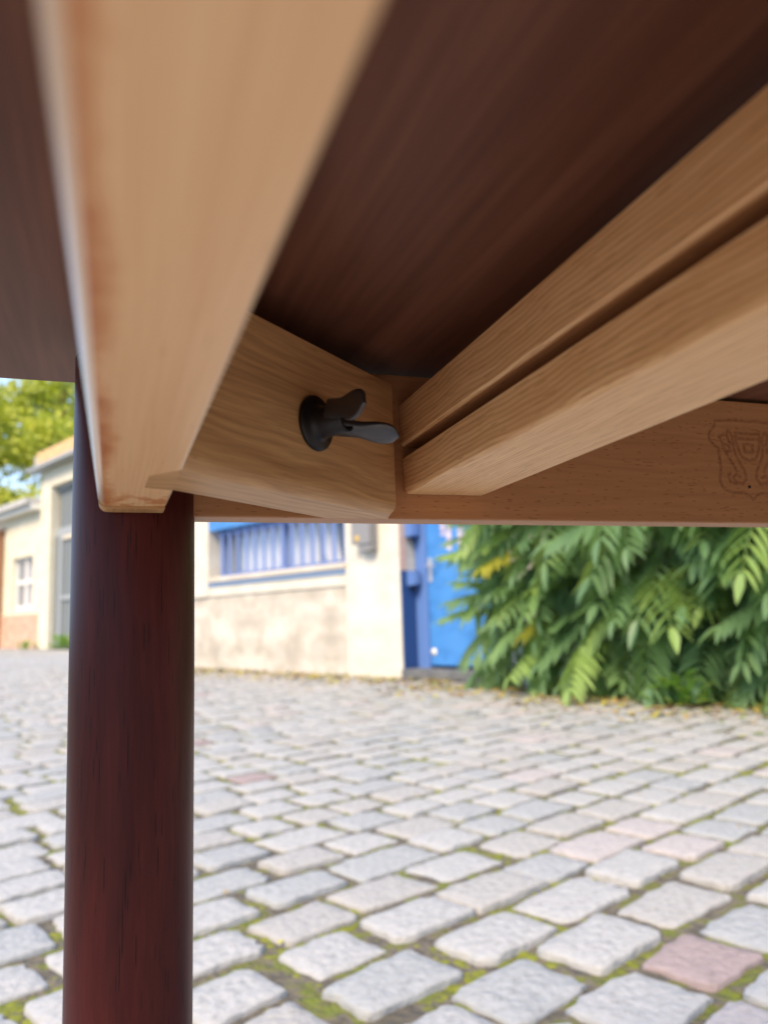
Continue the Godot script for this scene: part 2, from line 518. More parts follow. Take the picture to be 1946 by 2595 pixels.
func moss(yard: Node3D, all: Array) -> void:
	var st := tool()
	st.set_smooth_group(1)
	rng.seed = 31
	var n := 7
	for k in n:
		var a := TAU * k / n; var b := TAU * (k + 1) / n
		var m0 := Vector3(cos(a), 0.25, sin(a)) * 0.8; var m1 := Vector3(cos(b), 0.25, sin(b)) * 0.8
		tri(st, Vector3(0, 0.55, 0), m0, m1, Vector3.UP)
		quad(st, m0, m1, Vector3(cos(b), -0.4, sin(b)), Vector3(cos(a), -0.4, sin(a)), m0 + m1)
	st.generate_normals()
	var mesh := st.commit()
	var where := noise(32, 1.6, 3)
	var ts := []
	for a in all:
		if a[0] > 6.5: continue
		var t: Transform3D = a[1]
		for k in (44 if a[0] < 3.5 else 16):
			var side := rng.randi() % 4
			var along := rng.randf_range(-0.6, 0.6)
			var gap := rng.randf_range(0.50, 0.62)
			var p := Vector3(along, 0, gap) if side == 0 else Vector3(along, 0, -gap) if side == 1 else Vector3(gap, 0, along) if side == 2 else Vector3(-gap, 0, along)
			var w := t * p
			if where.get_noise_2d(w.x, w.z) + rng.randf_range(-0.2, 0.2) < (0.12 if a[0] < 3.0 else 0.0): continue
			var s := rng.randf_range(0.004, 0.013) * (1.0 if a[0] < 3.0 else 1.6)
			ts.append([Transform3D(Basis(Vector3.UP, rng.randf() * TAU).scaled(Vector3(s, s * rng.randf_range(0.22, 0.45), s)), Vector3(w.x, -0.0095, w.z)), Color(0.12, 0.14, 0.012).lerp(Color(0.19, 0.20, 0.02), rng.randf())])
	var mm := MultiMesh.new()
	mm.transform_format = MultiMesh.TRANSFORM_3D
	mm.use_colors = true
	mm.mesh = mesh
	mm.instance_count = ts.size()
	for i in ts.size():
		mm.set_instance_transform(i, ts[i][0])
		mm.set_instance_color(i, ts[i][1])
	var o := MultiMeshInstance3D.new()
	o.multimesh = mm
	o.material_override = mat.moss
	o.name = numbered("moss")
	add_child(o)
	tag(o, "yellow-green moss cushions growing in the joints between the setts", "moss", "", "stuff")

# ---------------------------------------------------------------- the table
func T(s: float, d: float, h: float) -> Vector3:
	return Vector3(s * K, EYE + h * K, -d * K)

func rail(called: String, prof: PackedVector2Array, s0: float, d0: float, s1: float, d1: float, m: Material, table: Node3D, shift := 0.0) -> MeshInstance3D:
	# profile x is measured across the run, to its right; the run goes from (s0, d0) to (s1, d1)
	var st := tool()
	var dir := Vector2(s1 - s0, d1 - d0)
	var right := Vector2(dir.y, -dir.x).normalized()
	var at := func(p: Vector2, t: float) -> Vector3:
		var q := Vector2(s0, d0) + dir * t + right * p.x
		return T(q.x, q.y, p.y)
	extrude(st, prof, at, Vector2(0, dir.length() * K), 1, shift)
	return build(called, st, m, table)

func table() -> void:
	var t := thing("dining_table", "dining table seen from below, dark wood top and leg with pale wooden rails", "table", Vector3.ZERO, TURN)
	var under := 0.155
	# top
	var st := tool()
	var edge := PackedVector2Array([Vector2(-0.29, under), Vector2(WIDE + 0.42, under), Vector2(WIDE + 0.43, under + 0.006), Vector2(WIDE + 0.43, under + 0.026), Vector2(WIDE + 0.424, under + 0.032), Vector2(-0.294, under + 0.032), Vector2(-0.30, under + 0.026), Vector2(-0.30, under + 0.006)])
	var run := func(p: Vector2, k: float) -> Vector3: return T(p.x, lerpf(NEAR - 0.062, 0.511, k), p.y)
	extrude(st, edge, run, Vector2(0.0, 0.905), 1)
	build("tabletop", st, mat.veneer, t)
	# legs
	for c in [[0.0102, 0.449], [WIDE, 0.449], [0.0102, NEAR], [WIDE, NEAR]]:
		st = tool()
		var r := 0.0326 * K
		var hi := EYE + under * K - 0.0003
		lathe(st, [Vector2(0, 0), Vector2(r * 0.86, 0), Vector2(r * 0.9, 0.004), Vector2(r * 0.93, 0.18), Vector2(r * 0.97, 0.38), Vector2(r, 0.55), Vector2(r, hi - 0.004), Vector2(r * 0.96, hi - 0.001), Vector2(r * 0.9, hi), Vector2(0, hi)], Transform3D(Basis(Vector3.UP, 1.1), Vector3(c[0] * K, 0, -c[1] * K)), 56)
		build("leg", st, mat.teak, t)
	# the pale rail overhead, from the far left leg towards the viewer
	var pr := round_rect(-0.0085, 0.0245, 0.06, 0.1525, [0.0045, 0.0012, 0.001, 0.001])
	rail("side_rail", pr, 0.0, NEAR + 0.03, 0.0, 0.401, mat.pale, t, 0.0)
	_stained_bottom(t)
	rail("rail_tongue", round_rect(-0.0082, 0.0238, 0.0585, 0.118, [0.0045, 0.0008, 0.001, 0.001]), 0.0, 0.4016, 0.0, 0.4158, mat.maple, t, 0.0235)
	rail("side_rail", round_rect(-0.0245, 0.0085, 0.06, 0.1525, [0.001, 0.0045, 0.001, 0.001]), WIDE, NEAR + 0.03, WIDE, 0.416, mat.pale, t)
	# rails across
	rail("end_rail", round_rect(-0.024, 0.0, 0.06, 0.152, [0.0012, 0.0012, 0.001, 0.001]), 0.0415, 0.44, WIDE - 0.031, 0.44, mat.beech, t, 0.02)
	rail("end_rail", round_rect(-0.012, 0.012, 0.06, 0.152, [0.0012, 0.0012, 0.001, 0.001]), 0.0415, NEAR, WIDE - 0.031, NEAR, mat.beech, t, 0.05)
	# diagonal corner blocks, each bolted through to its leg
	corner_block(t, [Vector2(0.0243, 0.303), Vector2(0.1555, 0.4200), Vector2(0.1575, 0.4397), Vector2(0.118, 0.4397), Vector2(0.0243, 0.352)])
	corner_block(t, [Vector2(WIDE - 0.0243, 0.303), Vector2(WIDE - 0.1455, 0.4200), Vector2(WIDE - 0.1475, 0.4397), Vector2(WIDE - 0.108, 0.4397), Vector2(WIDE - 0.0243, 0.352)])
	for m in [0.0, 1.0]:
		var plan := []
		for p in [Vector2(0.0243, 0.15), Vector2(0.1555, 0.033), Vector2(0.1575, 0.0125), Vector2(0.118, 0.0125), Vector2(0.0243, 0.10)]:
			plan.append(Vector2(lerpf(p.x, WIDE - p.x, m), NEAR + p.y))
		corner_block(t, plan)
	# end of the block let into the rail, flush but for a hair
	st = tool()
	var inlay := PackedVector2Array([Vector2(0.0125, 0.318), Vector2(0.0238, 0.3045), Vector2(0.0238, 0.351), Vector2(0.0118, 0.345)])
	if Geometry2D.is_polygon_clockwise(inlay): inlay.reverse()
	extrude(st, inlay, func(p: Vector2, k: float) -> Vector3: return T(p.x, p.y, lerpf(0.0596, 0.064, k)), Vector2(0, 0.01))
	build("tenon", st, mat.maple, t)
	wing_nut(t)
	# slide rails with a groove along the side
	for side in [1.0, -1.0]:
		var g := PackedVector2Array()
		for v in [Vector2(0.004, 0.0), Vector2(0.0535, 0.0), Vector2(0.0545, 0.0008), Vector2(0.055, 0.002), Vector2(0.055, 0.0555), Vector2(0.0, 0.0555), Vector2(0.0, 0.0312), Vector2(0.0012, 0.0300), Vector2(0.014, 0.0297), Vector2(0.014, 0.0225), Vector2(0.0008, 0.0220), Vector2(0.0016, 0.0035), Vector2(0.0022, 0.0012), Vector2(0.0030, 0.0004)]:
			g.append(v if side > 0 else Vector2(-v.x, v.y))
		if Geometry2D.is_polygon_clockwise(g): g.reverse()
		st = tool()
		var mid := WIDE / 2
		var at := func(p: Vector2, k: float) -> Vector3:
			var d := lerpf(0.4385, NEAR + 0.014, k)
			var s := 0.160 + (d - 0.15) * 0.024
			var h := 0.079 - (d - 0.15) * 0.012
			var lean := maxf(0.0, p.y - 0.03) * 0.02
			return T((s if side > 0 else 2.0 * mid - s) + p.x - lean * side, d, minf(h + p.y, 0.1545))
		extrude(st, g, at, Vector2(0, 0.75), 1, 0.03)
		var body := build("slide_rail", st, mat.ash, t)
		# thin lining in darker brown that paints shade into the groove
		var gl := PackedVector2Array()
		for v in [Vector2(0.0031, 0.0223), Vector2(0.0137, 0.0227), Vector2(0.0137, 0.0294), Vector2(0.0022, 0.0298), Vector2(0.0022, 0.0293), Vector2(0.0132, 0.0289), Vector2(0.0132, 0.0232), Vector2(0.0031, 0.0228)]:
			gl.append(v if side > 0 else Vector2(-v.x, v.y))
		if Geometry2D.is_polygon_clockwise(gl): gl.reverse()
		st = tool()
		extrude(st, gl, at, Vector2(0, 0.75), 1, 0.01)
		build("groove", st, mat.groove_shade, body)
	stamp(t)

func _stained_bottom(t: Node3D) -> void:
	# the planed lower face of the pale rail, a hair proud so that its finish is its own
	var st := tool()
	var n := 24
	for i in n:
		var d0 := lerpf(0.401, NEAR + 0.03, float(i) / n)
		var d1 := lerpf(0.401, NEAR + 0.03, float(i + 1) / n)
		var u0 := (0.4158 - d0) * K
		var u1 := (0.4158 - d1) * K
		quad(st, T(-0.0052, d0, 0.0597), T(0.0234, d0, 0.0597), T(0.0234, d1, 0.0597), T(-0.0052, d1, 0.0597), Vector3.DOWN, Vector2(u0, 0.002), Vector2(u0, 0.026), Vector2(u1, 0.026), Vector2(u1, 0.002))
	for e in [[-0.0052, -1.0], [0.0234, 1.0]]:
		quad(st, T(e[0], 0.401, 0.0597), T(e[0], NEAR + 0.03, 0.0597), T(e[0], NEAR + 0.03, 0.0606), T(e[0], 0.401, 0.0606), Vector3(e[1], 0, 0))
	build("rail_underside", st, mat.pale_stained, t)

func corner_block(t: Node3D, plan: Array) -> void:
	# plan: inner face first (two points), then round the block; lower inner edge rounded
	var st := tool()
	var a: Vector2 = plan[0]
	var b: Vector2 = plan[1]
	var c := Vector2.ZERO
	for p in plan: c += p / plan.size()
	var dir := (b - a).normalized()
	var nrm := Vector2(dir.y, -dir.x)
	if nrm.dot(c - a) > 0: nrm = -nrm
	var layers := []
	for k in 7:
		var q := PI / 2 * k / 6
		layers.append([0.06 + 0.0065 * (1 - sin(q)), 0.0065 * (1 - cos(q))])
	layers.reverse()                              # from the bottom upwards
	layers.append([0.1385, 0.0])
	layers.sort_custom(func(p, q): return p[0] < q[0])
	var ring := func(k: int) -> Array:
		var pts := []
		for i in plan.size():
			var p: Vector2 = plan[i]
			if i < 2: p -= nrm * layers[k][1]
			if i == 1: p -= dir * layers[k][1] * 0.15
			pts.append(T(p.x, p.y, layers[k][0]))
		return pts
	for k in layers.size() - 1:
		var lo: Array = ring.call(k)
		var hi: Array = ring.call(k + 1)
		for i in plan.size():
			var j := (i + 1) % plan.size()
			var m: Vector2 = (plan[i] + plan[j]) / 2
			var e: Vector2 = plan[j] - plan[i]
			var o := Vector2(e.y, -e.x).normalized()
			if o.dot(m - c) < 0: o = -o
			var out := Vector3(o.x, -0.3 if (i == 0 and k < layers.size() - 2) else 0.0, -o.y)
			var l := e.length() * K
			quad(st, lo[i], lo[j], hi[j], hi[i], out, Vector2(0.02, layers[k][0]), Vector2(0.02 + l, layers[k][0]), Vector2(0.02 + l, layers[k + 1][0]), Vector2(0.02, layers[k + 1][0]))
	for k in [0, layers.size() - 1]:
		var r: Array = ring.call(k)
		for i in range(1, plan.size() - 1):
			var uv := func(v: Vector3) -> Vector2: return Vector2((v.x - v.z) * 0.707, (v.x + v.z) * 0.707 + 0.03)
			tri(st, r[0], r[i], r[i + 1], Vector3.DOWN if k == 0 else Vector3.UP, uv.call(r[0]), uv.call(r[i]), uv.call(r[i + 1]))
	build("corner_block", st, mat.maple, t)

func wing_nut(t: Node3D) -> void:
	var dir := Vector2(0.7465, 0.6654)
	var foot := Vector2(0.0265, 0.305) + dir * 0.0893
	var out := Vector3(0.6654, 0, 0.7465)         # off the face of the block, in the table's own axes
	var side := Vector3(dir.x, 0, -dir.y)
	var f := Transform3D(Basis(side, out, side.cross(out)), T(foot.x, foot.y, 0.0973))
	var st := tool()
	var m := K
	lathe(st, [Vector2(0, 0), Vector2(0.0136, 0), Vector2(0.0141, 0.0008), Vector2(0.0140, 0.0019), Vector2(0.0131, 0.0027), Vector2(0.0098, 0.0031), Vector2(0.0086, 0.0040), Vector2(0.0079, 0.007), Vector2(0.0072, 0.0185), Vector2(0.0069, 0.0193), Vector2(0.0056, 0.0194), Vector2(0.0050, 0.0188), Vector2(0.0048, 0.009), Vector2(0, 0.009)], f.scaled_local(Vector3(m, m, m)), 48)
	var nut := build("wing_nut", st, mat.iron, t)
	nut.set_meta("label", "black iron wing nut with two rounded ears on the diagonal corner block")
	for w in [[-1.0, 1.35, 0.0150, 0.0012, 0.0370, 0.0040, 0.92], [1.0, -0.36, 0.0205, -0.0070, 0.0350, -0.002, 1.0]]:
		st = tool()
		var root: Vector3 = side * (0.0050 * w[0]) + out * (0.0105 if w[0] > 0 else 0.0125) + Vector3.UP * w[5]
		var tip: Vector3 = side * (w[2] * w[0]) + Vector3.UP * w[3] + out * w[4]
		var ax := (tip - root).normalized()
		var flat := Vector3.UP.rotated(ax, w[1])
		flat = (flat - ax * flat.dot(ax)).normalized()
		var wid := ax.cross(flat)
		var len := (tip - root).length()
		# outline of an ear along its axis, rounded at the tip
		var half := []
		for k in 15:
			var u := k / 14.0
			var r := lerpf(0.0060, 0.0052, u / 0.3) if u < 0.3 else lerpf(0.0052, 0.0086, smoothstep(0.3, 0.7, u))
			if u > 0.72: r *= sqrt(maxf(0.0, 1.0 - pow((u - 0.72) / 0.28, 2.0)))
			half.append([u * (len + 0.0015), maxf(r * float(w[6]), 0.0002)])
		st.set_smooth_group(1)
		for k in half.size() - 1:
			var p: Array = half[k]
			var q: Array = half[k + 1]
			var at := func(e: Array, x: float, y: float) -> Vector3: return f.origin + (root + ax * e[0] + wid * (e[1] * x) + flat * y) * K
			var th0: float = lerpf(0.0030, 0.0011, p[0] / len)
			var th1: float = lerpf(0.0030, 0.0011, q[0] / len)
			var sec := [[-1.0, 0.0], [-0.93, 0.7], [-0.7, 1.0], [0.7, 1.0], [0.93, 0.7], [1.0, 0.0], [0.93, -0.7], [0.7, -1.0], [-0.7, -1.0], [-0.93, -0.7]]
			for s in sec.size():
				var a: Array = sec[s]
				var b: Array = sec[(s + 1) % sec.size()]
				quad(st, at.call(p, a[0], a[1] * th0), at.call(p, b[0], b[1] * th0), at.call(q, b[0], b[1] * th1), at.call(q, a[0], a[1] * th1), wid * (a[0] + b[0]) + flat * (a[1] + b[1]) + ax * 0.01)
		build("wing", st, mat.iron_worn, nut)

func stamp(t: Node3D) -> void:
	# crest printed on the inner face of the far rail: outlines only
	var size := 320
	var cover := PackedFloat32Array()
	cover.resize(size * size)
	var lines := [
		[[440, 420], [560, 410], [760, 385], [930, 395]], [[440, 420], [420, 500], [355, 570], [315, 650], [330, 740], [390, 810], [450, 850]],
		[[450, 850], [455, 1000], [465, 1150], [450, 1280], [430, 1330], [450, 1430], [500, 1500], [620, 1540], [800, 1545], [880, 1580], [930, 1640]],
		[[620, 560], [600, 640], [640, 760], [700, 780], [690, 650], [640, 560]], [[560, 620], [480, 670], [520, 780], [560, 900], [640, 890], [620, 800], [560, 780]],
		[[560, 900], [620, 1020], [690, 1140], [710, 1200]], [[690, 800], [720, 950], [780, 1080], [840, 1200], [850, 1320], [790, 1400], [700, 1380], [640, 1310], [700, 1260], [750, 1290]],
		[[600, 1230], [570, 1290], [600, 1370], [680, 1400]],
		[[740, 590], [740, 720], [770, 850], [820, 980], [930, 1020]], [[740, 590], [930, 600]], [[770, 680], [930, 680]], [[860, 770], [930, 760]], [[870, 880], [870, 780]], [[860, 890], [930, 890]],
	]
	var n := noise(151, 0.05, 3)
	var scale := size / 1340.0
	for line in lines:
		for i in line.size() - 1:
			for mirror in [false, true]:
				var a := Vector2(line[i][0], line[i][1])
				var b := Vector2(line[i + 1][0], line[i + 1][1])
				if mirror:
					a.x = 1870 - a.x
					b.x = 1870 - b.x
				a = (a - Vector2(265, 350)) * scale
				b = (b - Vector2(265, 350)) * scale
				var wide := 7.5
				var box2 := Rect2(a, Vector2.ZERO).expand(b).grow(wide)
				for y in range(maxi(0, int(box2.position.y)), mini(size, int(box2.end.y) + 1)):
					for x in range(maxi(0, int(box2.position.x)), mini(size, int(box2.end.x) + 1)):
						var q := Geometry2D.get_closest_point_to_segment(Vector2(x, y), a, b)
						var c := clampf((wide - q.distance_to(Vector2(x, y))) / 4.0, 0.0, 1.0) * (0.62 + 0.5 * n.get_noise_2d(x, y))
						cover[y * size + x] = maxf(cover[y * size + x], c)
	var im := Image.create(size, size, false, Image.FORMAT_RGBA8)
	for y in size:
		for x in size:
			im.set_pixel(x, y, Color(0.45, 0.17, 0.08, clampf(cover[y * size + x] * 0.33, 0, 1)))
	var m := paint(Color.WHITE, 0.6)
	m.albedo_texture = ImageTexture.create_from_image(im)
	m.transparency = BaseMaterial3D.TRANSPARENCY_ALPHA
	m.texture_repeat = false
	var st := tool()
	var s0 := 0.4045; var s1 := 0.482; var h0 := 0.0755; var h1 := 0.139
	var d := 0.4396
	quad(st, T(s0, d, h1), T(s1, d, h1), T(s1, d, h0), T(s0, d, h0), Vector3(0, 0, 1), Vector2(0, 0), Vector2(1, 0), Vector2(1, 1), Vector2(0, 1))
	var o := build("stamp", st, m, t)
	o.set_meta("label", "reddish printed crest on the far rail")
	st = tool()
	lathe(st, [Vector2(0, 0), Vector2(0.0009, 0), Vector2(0.0009, 0.0004), Vector2(0, 0.0004)], Transform3D(Basis(Vector3.RIGHT, PI / 2), T(0.4409, 0.43985, 0.087)), 10)
	build("nail_hole", st, mat.dark_room, t)

# ---------------------------------------------------------------- buildings
func frame_of(called: String, label: String, at: Vector3, az: float) -> Node3D:
	# local x runs along the wall away to the left, z into the wall
	var w := Vector3(sin(deg_to_rad(az)), 0, -cos(deg_to_rad(az)))
	return thing(called, label, "building", at, atan2(-w.z, w.x))

func workshop() -> void:
	var b := frame_of("workshop_building", "cream plastered building with barred window and blue metal door behind the bush", Vector3(0.13, 0, -7.446), -43.0)
	var dirty := bx("lower_wall", 0.8, 5.0, -0.05, 0.92, 0.03, 0.45, mat.dirty, b)
	dirty.set_meta("label", "stained lower wall plaster under the barred window")
	bx("wall_pier", 0.0, 0.80, -0.05, 3.4, 0.0, 0.45, mat.cream, b)
	bx("wall_pier", 3.60, 5.0, 0.923, 3.4, 0.0, 0.45, mat.cream, b)
	bx("wall_band", 0.802, 3.598, 0.923, 1.046, 0.012, 0.45, mat.cream, b)
	bx("blue_strip", 0.802, 3.598, 1.048, 1.10, -0.008, 0.45, mat.blue_faded, b)
	var st := tool()
	var sill := PackedVector2Array([Vector2(0.4, 1.102), Vector2(0.4, 1.175), Vector2(0.10, 1.175), Vector2(-0.035, 1.145), Vector2(-0.035, 1.102)])
	if Geometry2D.is_polygon_clockwise(sill): sill.reverse()
	extrude(st, sill, func(p: Vector2, k: float) -> Vector3: return Vector3(lerpf(0.802, 3.598, k), p.y, p.x), Vector2(0, 1))
	build("window_sill", st, mat.stone_sill, b)
	bx("window_lintel", 0.802, 3.598, 1.775, 1.98, 0.012, 0.30, mat.blue, b)
	bx("upper_wall", 0.802, 3.598, 1.982, 3.4, 0.0, 0.45, mat.cream, b)
	# window: dark room, glass, frame, curtains, bars
	bx("room_back", 0.802, 3.598, 1.177, 1.98, 0.42, 0.44, mat.dark_room, b)
	var win := bx("window_frame", 0.802, 3.598, 1.177, 1.215, 0.20, 0.25, mat.blue_bar, b)
	for a in [0.82, 2.18, 3.56]:
		bx("mullion", a - 0.03, a + 0.03, 1.217, 1.773, 0.20, 0.25, mat.blue_bar, win)
	for a in [[0.852, 2.148], [2.212, 3.528]]:
		bx("pane", a[0], a[1], 1.217, 1.773, 0.222, 0.228, mat.glass, win)
	for c in [[1.62, 3.22, 0.0], [1.22, 1.50, 0.16], [0.98, 1.12, -0.12]]:
		st = tool()
		st.set_smooth_group(1)
		var n := 48
		for i in n:
			var u0 := float(i) / n; var u1 := float(i + 1) / n
			var f := func(u: float, y: float) -> Vector3:
				var lean: float = c[2] * (y - 1.2) / 0.57
				return Vector3(lerpf(c[0], c[1], u) + lean, y, 0.31 + 0.022 * sin(u * (c[1] - c[0]) * 46.0) + 0.01 * sin(u * 9.0))
			quad(st, f.call(u0, 1.18), f.call(u1, 1.18), f.call(u1, 1.775), f.call(u0, 1.775), Vector3(0, 0, -1))
		build("curtain", st, mat.curtain, b)
	for i in 14:
		var a := 0.90 + i * (3.40 - 0.90) / 13.0
		bx("window_bar", a - 0.021, a + 0.021, 1.168, 1.774, 0.085, 0.10, mat.blue_bar, b)
	bx("bar_rail", 0.83, 3.57, 1.70, 1.735, 0.101, 0.109, mat.blue_bar, b)
	# doorway
	bx("reveal_panel", -0.012, -0.001, -0.03, 1.02, 0.015, 0.20, mat.blue_dark, b)
	bx("reveal_plaster", -0.008, -0.001, 1.024, 2.5, 0.0, 0.10, mat.pinkish, b)
	bx("door_frame", -0.17, -0.014, -0.02, 2.2, 0.20, 0.30, mat.blue_frame, b)
	bx("door_frame", -1.26, -1.18, -0.02, 2.2, 0.20, 0.30, mat.blue_frame, b)
	bx("door_frame", -1.178, -0.172, 2.12, 2.2, 0.20, 0.30, mat.blue_frame, b)
	var door := bx("door", -1.176, -0.174, 0.11, 2.116, 0.212, 0.26, mat.blue, b)
	door.set_meta("label", "blue metal door with lever handle and torn papers")
	for e in [[-1.17, -0.18, 0.115, 0.15], [-1.17, -0.18, 2.07, 2.11]]:
		bx("door_edge", e[0], e[1], e[2], e[3], 0.206, 0.211, mat.blue, door)
	st = tool()
	box(st, -0.235, -0.19, 0.90, 1.13, 0.203, 0.2115)
	build("lock_plate", st, mat.steel, door)
	st = tool()
	tube(st, [Vector3(-0.212, 1.055, 0.204), Vector3(-0.212, 1.055, 0.155), Vector3(-0.225, 1.055, 0.148), Vector3(-0.33, 1.05, 0.148)], 0.011, 0.010, 8)
	build("lever", st, mat.steel, door)
	st = tool()
	lathe(st, [Vector2(0, 0), Vector2(0.037, 0), Vector2(0.037, 0.003), Vector2(0, 0.003)], Transform3D(Basis(Vector3.RIGHT, -PI / 2), Vector3(-0.215, 0.235, 0.2115)), 24)
	build("round_sticker", st, mat.white, door)
	for p in [[-0.50, -0.44, 1.19, 1.62], [-0.66, -0.58, 1.15, 1.66], [-0.42, -0.365, 1.33, 1.5]]:
		bx("torn_paper", p[0], p[1], p[2], p[3], 0.2095, 0.2115, mat.paper, door)
	bx("doorstep", -1.3, -0.014, -0.05, 0.085, -0.03, 0.198, mat.step, b)
	for p in [[0.875, 1.015, 0.085, 0.175], [1.35, 1.62, 0.075, 0.185]]:
		var box_o := bx("switch_box", -0.10, -0.0125, p[0], p[1], p[2], p[3], mat.blue_frame, b)
		bx("box_lid", -0.112, -0.101, p[0] + 0.012, p[1] - 0.012, p[2] + 0.01, p[3] - 0.01, mat.blue_pale, box_o)
		st = tool()
		tube(st, [Vector3(-0.05, p[0], 0.145), Vector3(-0.05, p[0] - 0.06, 0.145)], 0.018, 0.012, 8)
		build("cable_gland", st, mat.dark_room, box_o)
	bx("wall_right", -9.0, -1.262, -0.05, 3.4, 0.0, 0.45, mat.cream, b)
	bx("wall_over_door", -1.26, -0.002, 2.203, 3.4, 0.01, 0.45, mat.cream, b)
	bx("door_backing", -1.26, -0.014, -0.05, 2.2, 0.302, 0.44, mat.dark_room, b)
	bx("roof", -9.3, 5.3, 3.402, 3.52, -0.3, 5.0, mat.roof_felt, b)
	bx("side_wall", 4.6, 5.0, -0.05, 3.4, 0.452, 5.0, mat.cream, b)
	# letterbox on the pier
	var l := Node3D.new()
	l.name = numbered("letterbox")
	add_child(l)
	l.transform = b.transform * Transform3D(Basis(), Vector3(0.43, 1.245, 0))
	tag(l, "small grey metal letterbox with yellow mark on the cream wall pier beside the blue door", "letterbox")
	bx("body", -0.14, 0.14, 0.067, 0.42, -0.115, -0.001, mat.grey_box, l)
	bx("tray", -0.139, 0.035, 0.0, 0.065, -0.10, -0.002, mat.grey_box, l)
	bx("lid", -0.147, 0.147, 0.422, 0.45, -0.13, -0.001, mat.grey_box, l)
	st = tool()
	lathe(st, [Vector2(0, 0), Vector2(0.032, 0), Vector2(0.030, 0.003), Vector2(0, 0.003)], Transform3D(Basis(Vector3.RIGHT, -PI / 2), Vector3(0.05, 0.125, -0.1155)), 20)
	build("yellow_mark", st, mat.yellow, l)

func gatehouse() -> void:
	var b := frame_of("gate_building", "far cream building with tall grey gate and low wing with white window", Vector3(-10.109, 0, -22.878), -44.0)
	bx("gate_pier", -0.25, 0.5, 0, 5.35, 0.0, 0.5, mat.yellowish, b)
	bx("gate_header", -6.0, -0.252, 4.80, 5.35, 0.0, 0.5, mat.yellowish, b)
	bx("gate_pier", -6.0, -3.6, 0, 4.798, 0.0, 0.5, mat.yellowish, b)
	bx("eaves", -6.1, 0.85, 5.352, 5.46, -0.35, 0.5, mat.grey_frame, b)
	bx("parapet", -6.0, 0.62, 5.462, 5.95, -0.12, 0.4, mat.tile_cap, b)
	bx("parapet_end", 0.622, 0.80, 5.462, 5.86, -0.13, 0.4, mat.roof_felt, b)
	bx("side_wall", 0.2, 0.498, 0.0, 5.35, 0.502, 5.0, mat.yellowish, b)
	# gate
	var g := bx("gate", -3.598, -0.252, 3.30, 3.52, 0.18, 0.32, mat.grey_frame, b)
	g.set_meta("label", "tall grey boarded gate in the far cream building")
	bx("gate_frame", -3.598, -0.252, 4.68, 4.797, 0.16, 0.32, mat.grey_frame, g)
	bx("gate_frame", -0.44, -0.254, 0.02, 3.298, 0.16, 0.32, mat.grey_gate, g)
	bx("gate_frame", -0.72, -0.50, 0.02, 3.298, 0.17, 0.32, mat.grey_frame, g)
	bx("gate_frame", -2.1, -0.722, 1.40, 1.52, 0.20, 0.32, mat.grey_frame, g)
	bx("gate_frame", -3.55, -0.722, 3.16, 3.297, 0.19, 0.32, mat.stone_sill, g)
	for i in 21:
		var a := -0.42 - i * 0.15
		bx("plank", a - 0.142, a, 3.522, 4.678, 0.24 + 0.006 * (i % 2), 0.28, mat.grey_gate, g)
	for i in 19:
		var a := -0.722 - i * 0.15
		bx("plank", a - 0.142, a, 0.03, 1.398 if i < 9 else 3.15, 0.25 + 0.006 * (i % 2), 0.29, mat.grey_gate, g)
		if i < 9:
			bx("plank", a - 0.142, a, 1.522, 3.158, 0.25 + 0.006 * (i % 2), 0.29, mat.grey_gate, g)
	bx("gate_backing", -3.598, -0.252, 0.0, 4.797, 0.33, 0.36, mat.dark_room, b)
	# low wing
	bx("low_wall", 0.502, 1.10, 1.052, 4.2, 0.02, 0.5, mat.yellowish, b)
	bx("low_wall", 2.92, 4.4, 1.052, 4.2, 0.02, 0.5, mat.yellowish, b)
	bx("low_wall", 1.102, 2.918, 2.86, 4.2, 0.02, 0.5, mat.yellowish, b)
	bx("low_wall", 1.102, 2.918, 1.052, 1.22, 0.02, 0.5, mat.yellowish, b)
	bx("plinth", 0.502, 4.4, 0.0, 1.05, -0.02, 0.5, mat.salmon, b)
	bx("low_roof", 0.502, 4.7, 4.36, 4.55, -0.45, 5.0, mat.roof_felt, b)
	bx("roof_edge", 0.502, 4.75, 4.202, 4.358, -0.30, 0.5, mat.white, b)
	var w := bx("window_frame", 1.104, 2.916, 1.222, 1.32, 0.14, 0.22, mat.white, b)
	bx("frame_piece", 1.104, 2.916, 2.76, 2.858, 0.14, 0.22, mat.white, w)
	for a in [[1.104, 1.20], [1.94, 2.08], [2.82, 2.916]]:
		bx("frame_piece", a[0], a[1], 1.322, 2.758, 0.14, 0.22, mat.white, w)
	for a in [[1.202, 1.938], [2.082, 2.818]]:
		bx("frame_piece", a[0], a[1], 2.0, 2.14, 0.13, 0.22, mat.white, w)
		bx("pane", a[0], a[1], 1.322, 1.998, 0.175, 0.185, mat.glass, w)
		bx("pane", a[0], a[1], 2.142, 2.758, 0.175, 0.185, mat.glass, w)
	bx("curtain", 1.75, 2.5, 1.33, 2.75, 0.27, 0.30, mat.curtain, b)
	bx("room_back", 1.104, 2.916, 1.222, 2.858, 0.46, 0.49, mat.grey_frame, b)
	var p := thing("brick_wall", "orange brick wall end at the left edge beside the far white window", "wall", b.position, b.rotation.y)
	bx("brickwork", 3.75, 7.5, 0.0, 3.9, -0.6, -0.03, mat.brick, p)
	bx("coping", 3.65, 7.6, 3.902, 4.02, -0.68, -0.03, mat.roof_felt, p)

